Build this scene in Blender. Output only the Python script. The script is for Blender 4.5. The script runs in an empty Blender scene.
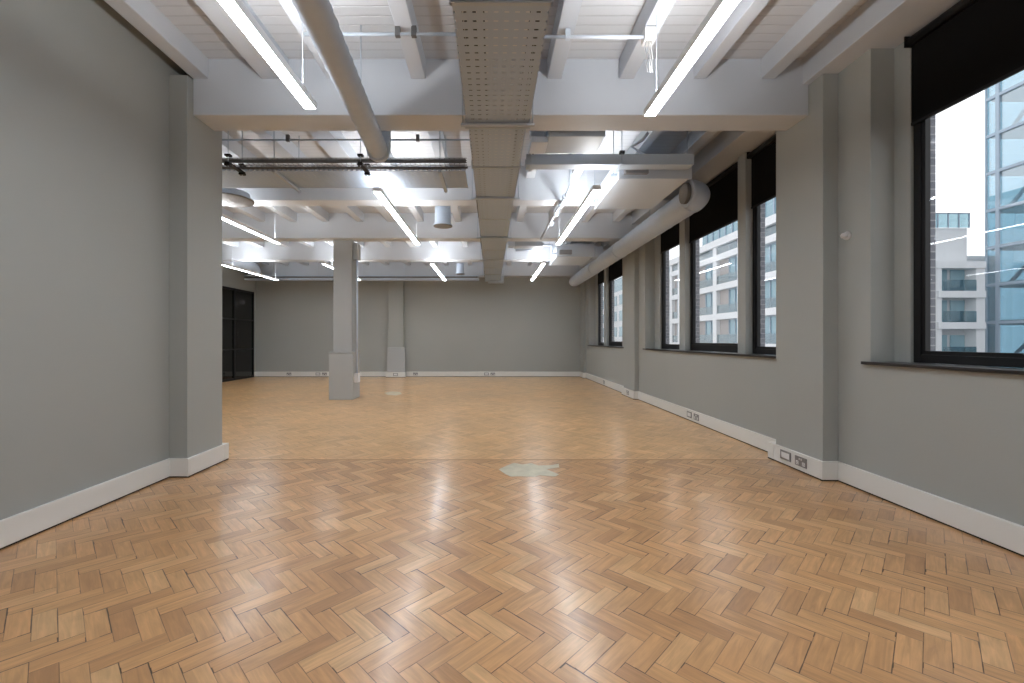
import bpy, bmesh, math, random
from mathutils import Vector, Matrix
random.seed(7)
C = bpy.context.scene.collection
S = bpy.context.scene
PI = math.pi
# survey units -> metres (the room was surveyed with an eye height of 1.3 units)
KX, KY, KZ = 0.9077, 0.780, 0.9077
def M(x, y, z): return Vector((x*KX, y*KY, z*KZ))
def fl(px, py):                       # point of the floor seen at a photo position
    d = 665.6/(py-339.5)
    return ((px-491)*d/512, d)

# ------------------------------------------------------------------ materials
def mat(name, col, rough=0.6, metal=0.0, spec=0.5, bump=0.0, bscale=40, var=0.0, vscale=3.0):
    m = bpy.data.materials.new(name); m.use_nodes = True
    nt = m.node_tree; b = nt.nodes['Principled BSDF']
    b.inputs['Base Color'].default_value = (*col, 1)
    b.inputs['Roughness'].default_value = rough
    b.inputs['Metallic'].default_value = metal
    b.inputs['Specular IOR Level'].default_value = spec
    tc = nt.nodes.new('ShaderNodeTexCoord')
    if var > 0:
        n = nt.nodes.new('ShaderNodeTexNoise'); n.inputs['Scale'].default_value = vscale
        n.inputs['Detail'].default_value = 4
        nt.links.new(tc.outputs['Object'], n.inputs['Vector'])
        r = nt.nodes.new('ShaderNodeMapRange')
        r.inputs['From Min'].default_value = .3; r.inputs['From Max'].default_value = .7
        r.inputs['To Min'].default_value = 1-var; r.inputs['To Max'].default_value = 1+var
        nt.links.new(n.outputs['Fac'], r.inputs['Value'])
        v = nt.nodes.new('ShaderNodeVectorMath'); v.operation = 'SCALE'
        v.inputs[0].default_value = col
        nt.links.new(r.outputs['Result'], v.inputs['Scale'])
        nt.links.new(v.outputs['Vector'], b.inputs['Base Color'])
    if bump > 0:
        n = nt.nodes.new('ShaderNodeTexNoise'); n.inputs['Scale'].default_value = bscale
        n.inputs['Detail'].default_value = 5
        nt.links.new(tc.outputs['Object'], n.inputs['Vector'])
        bp = nt.nodes.new('ShaderNodeBump'); bp.inputs['Strength'].default_value = bump
        bp.inputs['Distance'].default_value = .01
        nt.links.new(n.outputs['Fac'], bp.inputs['Height'])
        nt.links.new(bp.outputs['Normal'], b.inputs['Normal'])
    return m

def emis(name, col, s):
    m = bpy.data.materials.new(name); m.use_nodes = True
    b = m.node_tree.nodes['Principled BSDF']
    b.inputs['Base Color'].default_value = (.8, .8, .8, 1)
    b.inputs['Emission Color'].default_value = (*col, 1)
    b.inputs['Emission Strength'].default_value = s
    return m

def glass(name, tint=(1, 1, 1), fac_add=0.02, rough=0.0):
    m = bpy.data.materials.new(name); m.use_nodes = True
    nt = m.node_tree; nt.nodes.clear()
    o = nt.nodes.new('ShaderNodeOutputMaterial'); mx = nt.nodes.new('ShaderNodeMixShader')
    t = nt.nodes.new('ShaderNodeBsdfTransparent'); t.inputs['Color'].default_value = (*tint, 1)
    g = nt.nodes.new('ShaderNodeBsdfGlossy'); g.inputs['Roughness'].default_value = rough
    fr = nt.nodes.new('ShaderNodeLayerWeight'); fr.inputs['Blend'].default_value = .35
    r = nt.nodes.new('ShaderNodeMapRange'); r.inputs['To Min'].default_value = fac_add
    r.inputs['To Max'].default_value = fac_add+.75
    p = nt.nodes.new('ShaderNodeMath'); p.operation = 'POWER'; p.inputs[1].default_value = 2.2
    nt.links.new(fr.outputs['Facing'], p.inputs[0]); nt.links.new(p.outputs[0], r.inputs['Value'])
    nt.links.new(r.outputs['Result'], mx.inputs['Fac'])
    nt.links.new(t.outputs[0], mx.inputs[1]); nt.links.new(g.outputs[0], mx.inputs[2])
    nt.links.new(mx.outputs[0], o.inputs['Surface'])
    return m

def deck_mat():                       # painted boards running across the room
    m = mat('painted_deck', (.60, .615, .64), .55)
    nt = m.node_tree; b = nt.nodes['Principled BSDF']
    tc = [n for n in nt.nodes if n.type == 'TEX_COORD'][0]
    sx = nt.nodes.new('ShaderNodeSeparateXYZ'); nt.links.new(tc.outputs['Object'], sx.inputs[0])
    d = nt.nodes.new('ShaderNodeMath'); d.operation = 'DIVIDE'; d.inputs[1].default_value = .098
    nt.links.new(sx.outputs['Y'], d.inputs[0])
    f = nt.nodes.new('ShaderNodeMath'); f.operation = 'PINGPONG'; f.inputs[1].default_value = .5
    nt.links.new(d.outputs[0], f.inputs[0])
    r = nt.nodes.new('ShaderNodeMapRange'); r.inputs['From Max'].default_value = .1
    nt.links.new(f.outputs[0], r.inputs['Value'])
    bp = nt.nodes.new('ShaderNodeBump'); bp.inputs['Strength'].default_value = .4; bp.inputs['Distance'].default_value = .006
    nt.links.new(r.outputs['Result'], bp.inputs['Height']); nt.links.new(bp.outputs['Normal'], b.inputs['Normal'])
    mx = nt.nodes.new('ShaderNodeMix'); mx.data_type = 'RGBA'
    mx.inputs['A'].default_value = (.50, .51, .53, 1); mx.inputs['B'].default_value = (.60, .615, .64, 1)
    nt.links.new(r.outputs['Result'], mx.inputs['Factor']); nt.links.new(mx.outputs['Result'], b.inputs['Base Color'])
    return m

def perf_mat(name, px, py, hx, hy, col=(.41, .50, .63)):   # sheet steel with real see-through slots (by UV in metres)
    m = mat(name, col, .55, .0)
    nt = m.node_tree; b = nt.nodes['Principled BSDF']
    out = [n for n in nt.nodes if n.type == 'OUTPUT_MATERIAL'][0]
    uv = nt.nodes.new('ShaderNodeUVMap'); uv.uv_map = 'uv'
    sx = nt.nodes.new('ShaderNodeSeparateXYZ'); nt.links.new(uv.outputs[0], sx.inputs[0])
    res = []
    for ax, p, h in (('X', px, hx), ('Y', py, hy)):
        w = nt.nodes.new('ShaderNodeMath'); w.operation = 'PINGPONG'; w.inputs[1].default_value = p/2
        nt.links.new(sx.outputs[ax], w.inputs[0])
        g = nt.nodes.new('ShaderNodeMath'); g.operation = 'LESS_THAN'; g.inputs[1].default_value = h/2
        nt.links.new(w.outputs[0], g.inputs[0]); res.append(g)
    a = nt.nodes.new('ShaderNodeMath'); a.operation = 'MULTIPLY'
    nt.links.new(res[0].outputs[0], a.inputs[0]); nt.links.new(res[1].outputs[0], a.inputs[1])
    t = nt.nodes.new('ShaderNodeBsdfTransparent'); mx = nt.nodes.new('ShaderNodeMixShader')
    nt.links.new(a.outputs[0], mx.inputs['Fac']); nt.links.new(b.outputs[0], mx.inputs[1]); nt.links.new(t.outputs[0], mx.inputs[2])
    nt.links.new(mx.outputs[0], out.inputs['Surface'])
    return m

def brick_mat():
    m = mat('grey_brick', (.2, .21, .23), .9)
    nt = m.node_tree; b = nt.nodes['Principled BSDF']
    tc = [n for n in nt.nodes if n.type == 'TEX_COORD'][0]
    mp = nt.nodes.new('ShaderNodeMapping'); mp.inputs['Rotation'].default_value = (PI/2, 0, 0)
    br = nt.nodes.new('ShaderNodeTexBrick'); br.inputs['Scale'].default_value = 4.4
    br.inputs['Color1'].default_value = (.17, .18, .21, 1); br.inputs['Color2'].default_value = (.24, .25, .28, 1)
    br.inputs['Mortar'].default_value = (.42, .43, .45, 1); br.inputs['Mortar Size'].default_value = .02
    nt.links.new(tc.outputs['Object'], mp.inputs[0]); nt.links.new(mp.outputs[0], br.inputs['Vector'])
    nt.links.new(br.outputs['Color'], b.inputs['Base Color'])
    return m

def parquet(name, stops, dark, smear):
    m = bpy.data.materials.new(name); m.use_nodes = True
    nt = m.node_tree; b = nt.nodes['Principled BSDF']; L = nt.links.new; N = nt.nodes.new
    def math_(op, a=None, b_=None, c=None):
        n = N('ShaderNodeMath'); n.operation = op
        for i, v in enumerate((a, b_, c)):
            if v is None: continue
            if hasattr(v, 'is_linked') or hasattr(v, 'links'): L(v, n.inputs[i])
            else: n.inputs[i].default_value = v
        return n.outputs[0]
    uv = N('ShaderNodeUVMap'); uv.uv_map = 'uv'
    at = N('ShaderNodeAttribute'); at.attribute_name = 'rnd'; at.attribute_type = 'GEOMETRY'
    sa = N('ShaderNodeSeparateXYZ'); L(at.outputs['Vector'], sa.inputs[0])
    su = N('ShaderNodeSeparateXYZ'); L(uv.outputs[0], su.inputs[0])
    u, v = su.outputs['X'], su.outputs['Y']
    r1, r2, r3 = sa.outputs['X'], sa.outputs['Y'], sa.outputs['Z']
    # grain coordinates, shifted per block
    cv = N('ShaderNodeCombineXYZ')
    L(math_('MULTIPLY', u, 2.2), cv.inputs[0]); L(math_('MULTIPLY', v, 26.0), cv.inputs[1]); L(math_('MULTIPLY', r1, 60.0), cv.inputs[2])
    g = N('ShaderNodeTexNoise'); g.inputs['Scale'].default_value = 1.6; g.inputs['Detail'].default_value = 6; g.inputs['Roughness'].default_value = .62
    g.inputs['Distortion'].default_value = .9
    L(cv.outputs[0], g.inputs['Vector'])
    cv2 = N('ShaderNodeCombineXYZ')
    L(math_('MULTIPLY', u, 5.0), cv2.inputs[0]); L(math_('MULTIPLY', v, 14.0), cv2.inputs[1]); L(math_('MULTIPLY', r2, 90.0), cv2.inputs[2])
    wv = N('ShaderNodeTexWave'); wv.wave_type = 'RINGS'; wv.inputs['Scale'].default_value = 1.3; wv.inputs['Distortion'].default_value = 5
    wv.inputs['Detail'].default_value = 2
    L(cv2.outputs[0], wv.inputs['Vector'])
    ramp = N('ShaderNodeValToRGB')
    el = ramp.color_ramp.elements
    el[0].position = 0; el[0].color = (*stops[0], 1); el[1].position = 1; el[1].color = (*stops[-1], 1)
    for i, s in enumerate(stops[1:-1]):
        e = el.new((i+1)/(len(stops)-1)); e.color = (*s, 1)
    L(r1, ramp.inputs[0])
    # multiply by grain
    gm = N('ShaderNodeMapRange'); gm.inputs['From Min'].default_value = .3; gm.inputs['From Max'].default_value = .72
    gm.inputs['To Min'].default_value = .80 if smear else .86; gm.inputs['To Max'].default_value = 1.14 if smear else 1.10; L(g.outputs['Fac'], gm.inputs['Value'])
    wm = N('ShaderNodeMapRange'); wm.inputs['To Min'].default_value = .93; wm.inputs['To Max'].default_value = 1.05; L(wv.outputs['Fac'], wm.inputs['Value'])
    gw = math_('MULTIPLY', gm.outputs[0], wm.outputs[0])
    # broad wear in world space
    tc = N('ShaderNodeTexCoord')
    bn = N('ShaderNodeTexNoise'); bn.inputs['Scale'].default_value = .9; bn.inputs['Detail'].default_value = 5
    L(tc.outputs['Object'], bn.inputs['Vector'])
    bm_ = N('ShaderNodeMapRange'); bm_.inputs['From Min'].default_value = .3; bm_.inputs['From Max'].default_value = .7
    bm_.inputs['To Min'].default_value = .9; bm_.inputs['To Max'].default_value = 1.08; L(bn.outputs['Fac'], bm_.inputs['Value'])
    tot = math_('MULTIPLY', gw, bm_.outputs[0])
    sc = N('ShaderNodeVectorMath'); sc.operation = 'SCALE'; L(ramp.outputs['Color'], sc.inputs[0]); L(tot, sc.inputs['Scale'])
    # joint: distance to the block edge, width differs per edge and fades in and out
    BL, BW = .231, .077
    eu = math_('SUBTRACT', BL/2, math_('ABSOLUTE', math_('SUBTRACT', u, BL/2)))
    ev = math_('SUBTRACT', BW/2, math_('ABSOLUTE', math_('SUBTRACT', v, BW/2)))
    side = math_('GREATER_THAN', v, BW/2)
    jn = N('ShaderNodeTexNoise'); jn.inputs['Scale'].default_value = 9; jn.inputs['Detail'].default_value = 3
    L(tc.outputs['Object'], jn.inputs['Vector'])
    # gap width
    w = math_('MULTIPLY', math_('POWER', r3, 3.0), .0028)
    w = math_('MULTIPLY', w, side)
    w2 = math_('ADD', w, .0011)
    w3 = math_('MULTIPLY', w2, math_('MAXIMUM', math_('MULTIPLY', jn.outputs['Fac'], 1.9), .3))
    e = math_('MINIMUM', eu, ev)
    jr = N('ShaderNodeMapRange'); jr.interpolation_type = 'SMOOTHSTEP'
    L(e, jr.inputs['Value']); L(math_('MULTIPLY', w3, .5), jr.inputs['From Min']); L(math_('MULTIPLY', w3, 1.7), jr.inputs['From Max'])
    jr.inputs['To Min'].default_value = 1; jr.inputs['To Max'].default_value = 0
    jf = math_('MULTIPLY', jr.outputs[0], math_('ADD', .55, math_('MULTIPLY', side, math_('MULTIPLY', r3, .5))))
    jf = math_('MINIMUM', jf, 1.0)
    # knots and dark smears
    sp = N('ShaderNodeTexNoise'); sp.inputs['Scale'].default_value = 6.0; sp.inputs['Detail'].default_value = 4
    L(tc.outputs['Object'], sp.inputs['Vector'])
    sm = N('ShaderNodeMapRange'); sm.inputs['From Min'].default_value = .64; sm.inputs['From Max'].default_value = .78
    sm.inputs['To Max'].default_value = smear; L(sp.outputs['Fac'], sm.inputs['Value'])
    mx0 = N('ShaderNodeMix'); mx0.data_type = 'RGBA'; L(sc.outputs[0], mx0.inputs['A']); mx0.inputs['B'].default_value = (.22, .12, .07, 1)
    L(sm.outputs[0], mx0.inputs['Factor'])
    mx = N('ShaderNodeMix'); mx.data_type = 'RGBA'; L(mx0.outputs['Result'], mx.inputs['A']); mx.inputs['B'].default_value = (*dark, 1)
    L(jf, mx.inputs['Factor'])
    L(mx.outputs['Result'], b.inputs['Base Color'])
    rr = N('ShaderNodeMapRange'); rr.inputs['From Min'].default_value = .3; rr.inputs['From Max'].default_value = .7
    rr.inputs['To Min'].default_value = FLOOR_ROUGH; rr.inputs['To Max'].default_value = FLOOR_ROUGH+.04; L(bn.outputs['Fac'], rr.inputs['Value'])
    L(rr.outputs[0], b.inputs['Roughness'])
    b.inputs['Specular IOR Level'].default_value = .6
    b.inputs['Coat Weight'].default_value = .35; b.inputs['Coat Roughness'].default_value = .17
    hh = math_('SUBTRACT', math_('MULTIPLY', g.outputs['Fac'], .06), jr.outputs[0])
    bp = N('ShaderNodeBump'); bp.inputs['Strength'].default_value = .3 if smear else .0; bp.inputs['Distance'].default_value = .002
    L(hh, bp.inputs['Height'])
    if smear: L(bp.outputs['Normal'], b.inputs['Normal'])
    return m
FLOOR_ROUGH = .282

WALL = mat('grey_wall_paint', (.385, .40, .38), .75, bump=.05, bscale=60, var=.015, vscale=1.2)
CEIL = mat('white_ceiling_paint', (.585, .62, .67), .6, bump=.08, bscale=25, var=.03, vscale=2)
DECK = deck_mat()
SKIRT = mat('white_gloss_skirting', (.80, .80, .77), .4, var=.01)
GAP = mat('dark_gap', (.02, .018, .015), .9)
SILL = mat('black_sill', (.018, .017, .018), .35)
BLACK = mat('black_powder_coat', (.007, .007, .008), .45, 0, .3)
FABRIC = mat('black_blind_fabric', (.006, .0058, .006), .9, 0, .15, bump=.1, bscale=300)
GALV = mat('painted_tray_steel', (.44, .50, .57), .5, .0)
DGALV = mat('dark_galvanised_steel', (.16, .16, .16), .45, .6)
WDUCT = mat('white_painted_duct', (.52, .595, .70), .45, bump=.05, bscale=30, var=.03)
GDUCT = mat('grey_duct_lining', (.2, .2, .2), .6)
WMET = mat('white_metal', (.62, .68, .76), .4)
COLM = mat('grey_column_paint', (.43, .445, .445), .6, var=.01)
LAMPH = mat('lamp_housing_white', (.78, .78, .78), .4)
DOWN = emis('lamp_diffuser', (.91, .965, 1.03), 26.0)
UP = emis('lamp_uplight', (.975, .985, .99), 46.0)
GLASS = glass('window_glass')
DGLASS = glass('tinted_partition_glass', (.16, .16, .17), .03)
BRICK = brick_mat()
PLATE = mat('brushed_steel_plate', (.3, .3, .3), .35, .6)
PLAST = mat('white_plastic', (.75, .75, .75), .4)
PLASTG = mat('grey_plastic', (.3, .3, .31), .5)
CABLE = mat('dark_cable_sheath', (.03, .03, .03), .5)
PERF = perf_mat('perforated_tray_sheet', .058, .068, .026, .013)
PERF2 = perf_mat('perforated_fine_sheet', .06, .045, .026, .016)
SCREED = mat('pale_grey_filler', (.60, .55, .42), .6, bump=.3, bscale=30, var=.12, vscale=9)
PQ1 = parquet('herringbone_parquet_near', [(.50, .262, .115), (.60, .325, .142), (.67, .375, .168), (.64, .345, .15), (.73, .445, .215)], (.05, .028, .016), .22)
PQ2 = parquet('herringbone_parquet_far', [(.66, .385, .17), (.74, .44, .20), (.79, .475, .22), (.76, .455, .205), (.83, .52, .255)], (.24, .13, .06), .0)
STONE = mat('white_stone_facade', (.74, .75, .76), .8, var=.03, vscale=.4)
GSTONE = mat('grey_render', (.52, .54, .56), .85, var=.04, vscale=.4)
BROWN = mat('taupe_panel', (.40, .37, .36), .7)
BGLASS = mat('blue_window_glass', (.22, .36, .42), .08, 0, .9)
TGLASS = glass('tower_glass', (.76, .90, .96), .26)
BALC = glass('balcony_glass', (.55, .68, .72), .12)
STEELB = mat('blue_grey_mullion', (.36, .44, .52), .5)
ROADM = mat('street_asphalt', (.12, .12, .125), .9)
DARKW = mat('dark_corridor_paint', (.05, .05, .055), .7)
GLOBE = emis('globe_glow', (1, .97, .9), 1.2)

# ------------------------------------------------------------------ mesh builder
class MB:
    def __init__(s): s.v = []; s.f = []; s.uv = []; s.sm = []
    def face(s, idx, uvs=None, smooth=False): s.f.append(idx); s.uv.append(uvs); s.sm.append(smooth)
    def boxm(s, a, b):                 # metres
        x0, x1 = sorted((a[0], b[0])); y0, y1 = sorted((a[1], b[1])); z0, z1 = sorted((a[2], b[2]))
        n = len(s.v)
        for z in (z0, z1):
            for x, y in ((x0, y0), (x1, y0), (x1, y1), (x0, y1)): s.v.append((x, y, z))
        for q in ((3, 2, 1, 0), (4, 5, 6, 7), (0, 1, 5, 4), (1, 2, 6, 5), (2, 3, 7, 6), (3, 0, 4, 7)):
            ids = [n+i for i in q]
            P = [s.v[i] for i in ids]
            if q in ((3, 2, 1, 0), (4, 5, 6, 7)): uv = [(p[0]-x0, p[1]-y0) for p in P]
            elif q in ((0, 1, 5, 4), (2, 3, 7, 6)): uv = [(p[0]-x0, p[2]-z0) for p in P]
            else: uv = [(p[1]-y0, p[2]-z0) for p in P]
            s.face(ids, uv)
        return s
    def box(s, x0, x1, y0, y1, z0, z1): # survey units
        return s.boxm(M(x0, y0, z0), M(x1, y1, z1))
    def prism(s, pts, z0, z1):         # polygon in metres, extruded upwards
        n = len(s.v); k = len(pts)
        for z in (z0, z1):
            for p in pts: s.v.append((p[0], p[1], z))
        s.face([n+i for i in range(k)][::-1]); s.face([n+k+i for i in range(k)])
        for i in range(k):
            j = (i+1) % k; s.face([n+i, n+j, n+k+j, n+k+i])
        return s
    def tube(s, pts, r, seg=16, caps=True, rib=None):  # metres; r float or list
        pts = [Vector(p) for p in pts]; n0 = len(s.v); k = len(pts)
        rs = r if isinstance(r, (list, tuple)) else [r]*k
        t0 = (pts[1]-pts[0]).normalized()
        up = Vector((0, 0, 1)) if abs(t0.z) < .9 else Vector((1, 0, 0))
        nrm = t0.cross(up).normalized()
        for i in range(k):
            if i == 0: t = t0
            elif i == k-1: t = (pts[i]-pts[i-1]).normalized()
            else:
                t = ((pts[i]-pts[i-1]).normalized()+(pts[i+1]-pts[i]).normalized())
                t = t.normalized() if t.length > 1e-6 else (pts[i+1]-pts[i]).normalized()
            nrm = (nrm - t*nrm.dot(t)).normalized(); bi = t.cross(nrm)
            for j in range(seg):
                a = 2*PI*j/seg
                s.v.append(tuple(pts[i]+(nrm*math.cos(a)+bi*math.sin(a))*rs[i]))
        for i in range(k-1):
            for j in range(seg):
                a = n0+i*seg+j; b = n0+i*seg+(j+1) % seg
                s.face([a, b, b+seg, a+seg], smooth=True)
        if caps:
            s.face([n0+j for j in range(seg)][::-1]); s.face([n0+(k-1)*seg+j for j in range(seg)])
        return s
    def lathe(s, c, prof, seg=32):     # prof [(r,z)], metres, axis vertical
        n0 = len(s.v); k = len(prof)
        for r, z in prof:
            for j in range(seg):
                a = 2*PI*j/seg; s.v.append((c[0]+r*math.cos(a), c[1]+r*math.sin(a), c[2]+z))
        for i in range(k-1):
            for j in range(seg):
                a = n0+i*seg+j; b = n0+i*seg+(j+1) % seg
                s.face([a, b, b+seg, a+seg], smooth=True)
        s.face([n0+j for j in range(seg)][::-1]); s.face([n0+(k-1)*seg+j for j in range(seg)])
        return s
    def build(s, name, m, parent=None, origin=None, bevel=0, kind=None, recalc=True):
        if parent is not None:
            r = parent
            while r.parent: r = r.parent
            o = Vector(r.location)
        else: o = Vector(origin) if origin is not None else Vector((0, 0, 0))
        me = bpy.data.meshes.new(name)
        me.from_pydata([tuple(Vector(v)-o) for v in s.v], [], s.f)
        if any(u for u in s.uv):
            ul = me.uv_layers.new(name='uv'); li = 0
            for f, u in zip(s.f, s.uv):
                for q in range(len(f)):
                    ul.data[li].uv = u[q] if u else (0, 0); li += 1
        for p, q in zip(me.polygons, s.sm): p.use_smooth = q
        if recalc:
            bm = bmesh.new(); bm.from_mesh(me); bmesh.ops.recalc_face_normals(bm, faces=bm.faces); bm.to_mesh(me); bm.free()
        me.materials.append(m)
        ob = bpy.data.objects.new(name, me); C.objects.link(ob)
        if parent is not None: ob.parent = parent
        else: ob.location = o
        if bevel:
            bv = ob.modifiers.new('bevel', 'BEVEL'); bv.width = bevel; bv.segments = 2; bv.limit_method = 'ANGLE'
        if kind: ob['kind'] = kind
        return ob
def struct(name, mb, m, bevel=0): return mb.build(name, m, bevel=bevel, kind='structure')
def thing(name, label, cat, loc, group=None):
    o = bpy.data.objects.new(name, None); o.empty_display_size = .1; C.objects.link(o)
    o.location = loc; o['label'] = label; o['category'] = cat
    if group: o['group'] = group
    return o
def tag(o, label, cat, group=None):
    o['label'] = label; o['category'] = cat
    if group: o['group'] = group
    return o

# ------------------------------------------------------------------ floor
def herringbone(name, y0, y1, x0f, m, off, kind='structure', parent=None):
    L, W = .231, .077; r2 = math.sqrt(2)
    mb_v = []; mb_f = []; uvs = []; rnd = []
    rng = random.Random(int(off*1000)+3)
    for mm in range(-60, 60):
        for k in range(-190, 190):
            for kind_ in (0, 1):
                if kind_ == 0: u0, v0, du, dv = k*W+mm*L, k*W-mm*L, L, W
                else: u0, v0, du, dv = L+k*W+mm*L, W-L+k*W-mm*L, W, L
                uc, vc = u0+du/2, v0+dv/2
                X = (uc+vc)/r2; Y = (vc-uc)/r2+off
                if not (y0-.13 <= Y < y1+.13) or not (x0f(Y) < X < 3.25*KX): continue
                a, b_, c = rng.random(), rng.random(), rng.random()
                n = len(mb_v)
                tl = .0035 if y0 < 0 else 0.0; tx, ty = rng.uniform(-1, 1)*tl, rng.uniform(-1, 1)*tl
                poly = []
                for (pu, pv) in ((0, 0), (du, 0), (du, dv), (0, dv)):
                    uu, vv = u0+pu, v0+pv
                    poly.append(((uu+vv)/r2, (vv-uu)/r2+off, (pu-du/2)*tx+(pv-dv/2)*ty, pu if kind_ == 0 else pv, pv if kind_ == 0 else pu))
                for lim, sg in ((y0, 1), (y1, -1)):          # cut the blocks along the joint
                    out = []
                    for i in range(len(poly)):
                        p, q = poly[i], poly[(i+1) % len(poly)]
                        ip, iq = (p[1]-lim)*sg >= 0, (q[1]-lim)*sg >= 0
                        if ip: out.append(p)
                        if ip != iq:
                            f = (lim-p[1])/(q[1]-p[1]); out.append(tuple(p[t]+(q[t]-p[t])*f for t in range(5)))
                    poly = out
                    if not poly: break
                if len(poly) < 3: continue
                for p in poly: mb_v.append(p[:3]); uvs.append(p[3:])
                mb_f.append(tuple(range(n, n+len(poly))))
                rnd += [(a, b_, c)]
    me = bpy.data.meshes.new(name); me.from_pydata(mb_v, [], mb_f)
    ul = me.uv_layers.new(name='uv')
    for i, q in enumerate(uvs): ul.data[i].uv = q
    at = me.attributes.new('rnd', 'FLOAT_VECTOR', 'FACE')
    for i, q in enumerate(rnd): at.data[i].vector = q
    me.materials.append(m)
    ob = bpy.data.objects.new(name, me); C.objects.link(ob)
    if parent: ob.parent = parent
    return ob
base = MB().box(-8.5, 3.3, -7.0, 18.0, -.12, -.003)
flo = struct('floor', base, GAP)
YS = 5.53*KY
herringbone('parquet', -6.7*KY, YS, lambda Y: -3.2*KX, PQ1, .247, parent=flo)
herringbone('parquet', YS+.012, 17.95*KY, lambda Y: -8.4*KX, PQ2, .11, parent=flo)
MB().box(-2.86, 3.08, 5.522, 5.553, -.003, .0012).build('joint_strip', mat('joint_strip_brown', (.45, .27, .14), .5), flo)
pz = [(435, 262), (462, 250), (480, 243), (505, 248), (530, 244), (552, 251), (585, 250), (611, 246), (612, 256), (575, 262), (590, 268), (612, 277), (600, 283), (556, 279), (540, 284), (500, 282), (470, 283), (455, 276)]
pp = [fl(350+a/2.926, 380+b/2.926) for a, b in pz]
tag(MB().prism([(x*KX, y*KY) for x, y in pp], .0005, .002).build('filler_patch', SCREED, origin=(pp[0][0]*KX, pp[0][1]*KY, 0)),
    'larger irregular pale grey filler patch on the parquet in mid room', 'floor patch')
pz = [(384, 393), (392, 391.5), (400, 392), (402, 394), (396, 395.5), (388, 395)]
pp = [fl(a, b) for a, b in pz]
tag(MB().prism([(x*KX, y*KY) for x, y in pp], .0005, .002).build('filler_patch', SCREED, origin=(pp[0][0]*KX, pp[0][1]*KY, 0)),
    'small faint grey filler patch on the parquet right of the column', 'floor patch')

# ------------------------------------------------------------------ walls
ZD = 4.0
wl = struct('wall_left', MB().box(-3.35, -3.045, -6.8, 5.47, -.05, 4.05), WALL)
MB().box(-3.045, -2.87, 4.84, 5.47, -.02, 3.80).build('pier', WALL, wl, bevel=.004)
struct('wall_left_return', MB().box(-8.3, -3.35, 5.17, 5.47, -.05, 4.05), WALL)
wb = struct('wall_back', MB().box(-8.4, 3.5, 17.85, 18.1, -.05, 4.05), WALL)
pil = MB().box(-3.53, -3.02, 17.62, 17.85, -.02, 3.46).build('pier', WALL, wb, bevel=.004)
MB().box(-3.56, -2.96, 17.56, 17.66, -.02, 1.03).build('pier_plinth', COLM, pil, bevel=.006)
struct('wall_behind', MB().box(-3.35, 3.5, -7.0, -6.8, -.05, 4.05), WALL)
# rear left wall with the glazed partition opening
wr = MB()
wr.box(-8.45, -8.2, 5.3, 12.4, -.05, 4.05); wr.box(-8.45, -8.2, 17.62, 17.85, -.05, 4.05); wr.box(-8.45, -8.2, 12.4, 17.62, 2.93, 4.05)
struct('wall_left_rear', wr, WALL)
cor = MB(); cor.box(-10.6, -10.5, 12.0, 19.2, -.1, 4.05); cor.box(-10.5, -8.45, 12.0, 12.1, -.1, 4.05); cor.box(-10.5, -8.45, 19.0, 19.2, -.1, 4.05)
cor.box(-10.5, -8.45, 12.1, 19.0, 3.2, 3.3); cor.box(-10.5, -8.45, 12.1, 19.0, -.12, -.01)
struct('wall_corridor', cor, DARKW)

# window wall
bays = [dict(op=(-.5, 4.316), win=[(2.85, 4.15, 3.05), (.85, 2.65, 2.98), (-.5, .65, 3.03)], pil=[(2.65, 2.85), (.65, .85)]),
        dict(op=(5.5, 10.64), win=[(9.05, 10.28, 3.04), (6.91, 8.79, 2.97), (5.5, 6.70, 3.03)], pil=[(8.79, 9.05), (6.70, 6.91)]),
        dict(op=(12.0, 16.68), win=[(15.1, 16.33, 3.04), (12.98, 14.83, 2.97), (12.0, 12.76, 3.03)], pil=[(14.83, 15.1), (12.76, 12.98)])]
SZ, HZ = 1.10, 3.753
w = MB(); w.box(3.2, 3.49, -6.8, 17.85, -.05, SZ-.012)
for a, b in ((-6.8, -.5), (4.316, 5.5), (10.64, 12.0), (16.68, 17.85)): w.box(3.2, 3.49, a, b, SZ-.012, HZ)
for bb in bays:
    for a, b in bb['pil']: w.box(3.33, 3.49, a, b, SZ-.012, HZ)
    w.box(3.4, 3.49, bb['win'][0][1], bb['op'][1], SZ-.012, HZ)
w.box(3.41, 3.49, -6.8, 17.85, HZ-.01, 4.05)
wright = struct('wall_right', w, WALL)
for a, b in ((-1.25, -.5), (4.72, 5.5), (11.1, 12.0), (17.2, 17.85)):
    MB().box(3.06 if a < 11 else 3.11, 3.2, a, b, -.02, HZ).build('pier', WALL, wright, bevel=.004)
bk = MB()
for bb in bays:
    for a, b in bb['pil']: bk.box(3.49, 3.56, a-.05, b+.05, -9, 4.8)
bk.box(3.49, 3.56, -6.9, -.45, -9, 4.8); bk.box(3.49, 3.56, 4.10, 5.55, -9, 4.8); bk.box(3.49, 3.56, 10.23, 12.05, -9, 4.8); bk.box(3.49, 3.56, 16.28, 18.2, -9, 4.8)
for bb in bays: bk.box(3.49, 3.55, bb['op'][0], bb['op'][1], -9, SZ-.02); bk.box(3.49, 3.55, bb['op'][0], bb['op'][1], 3.72, 4.8)
bk.build('brick_cladding', BRICK, wright)
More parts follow.
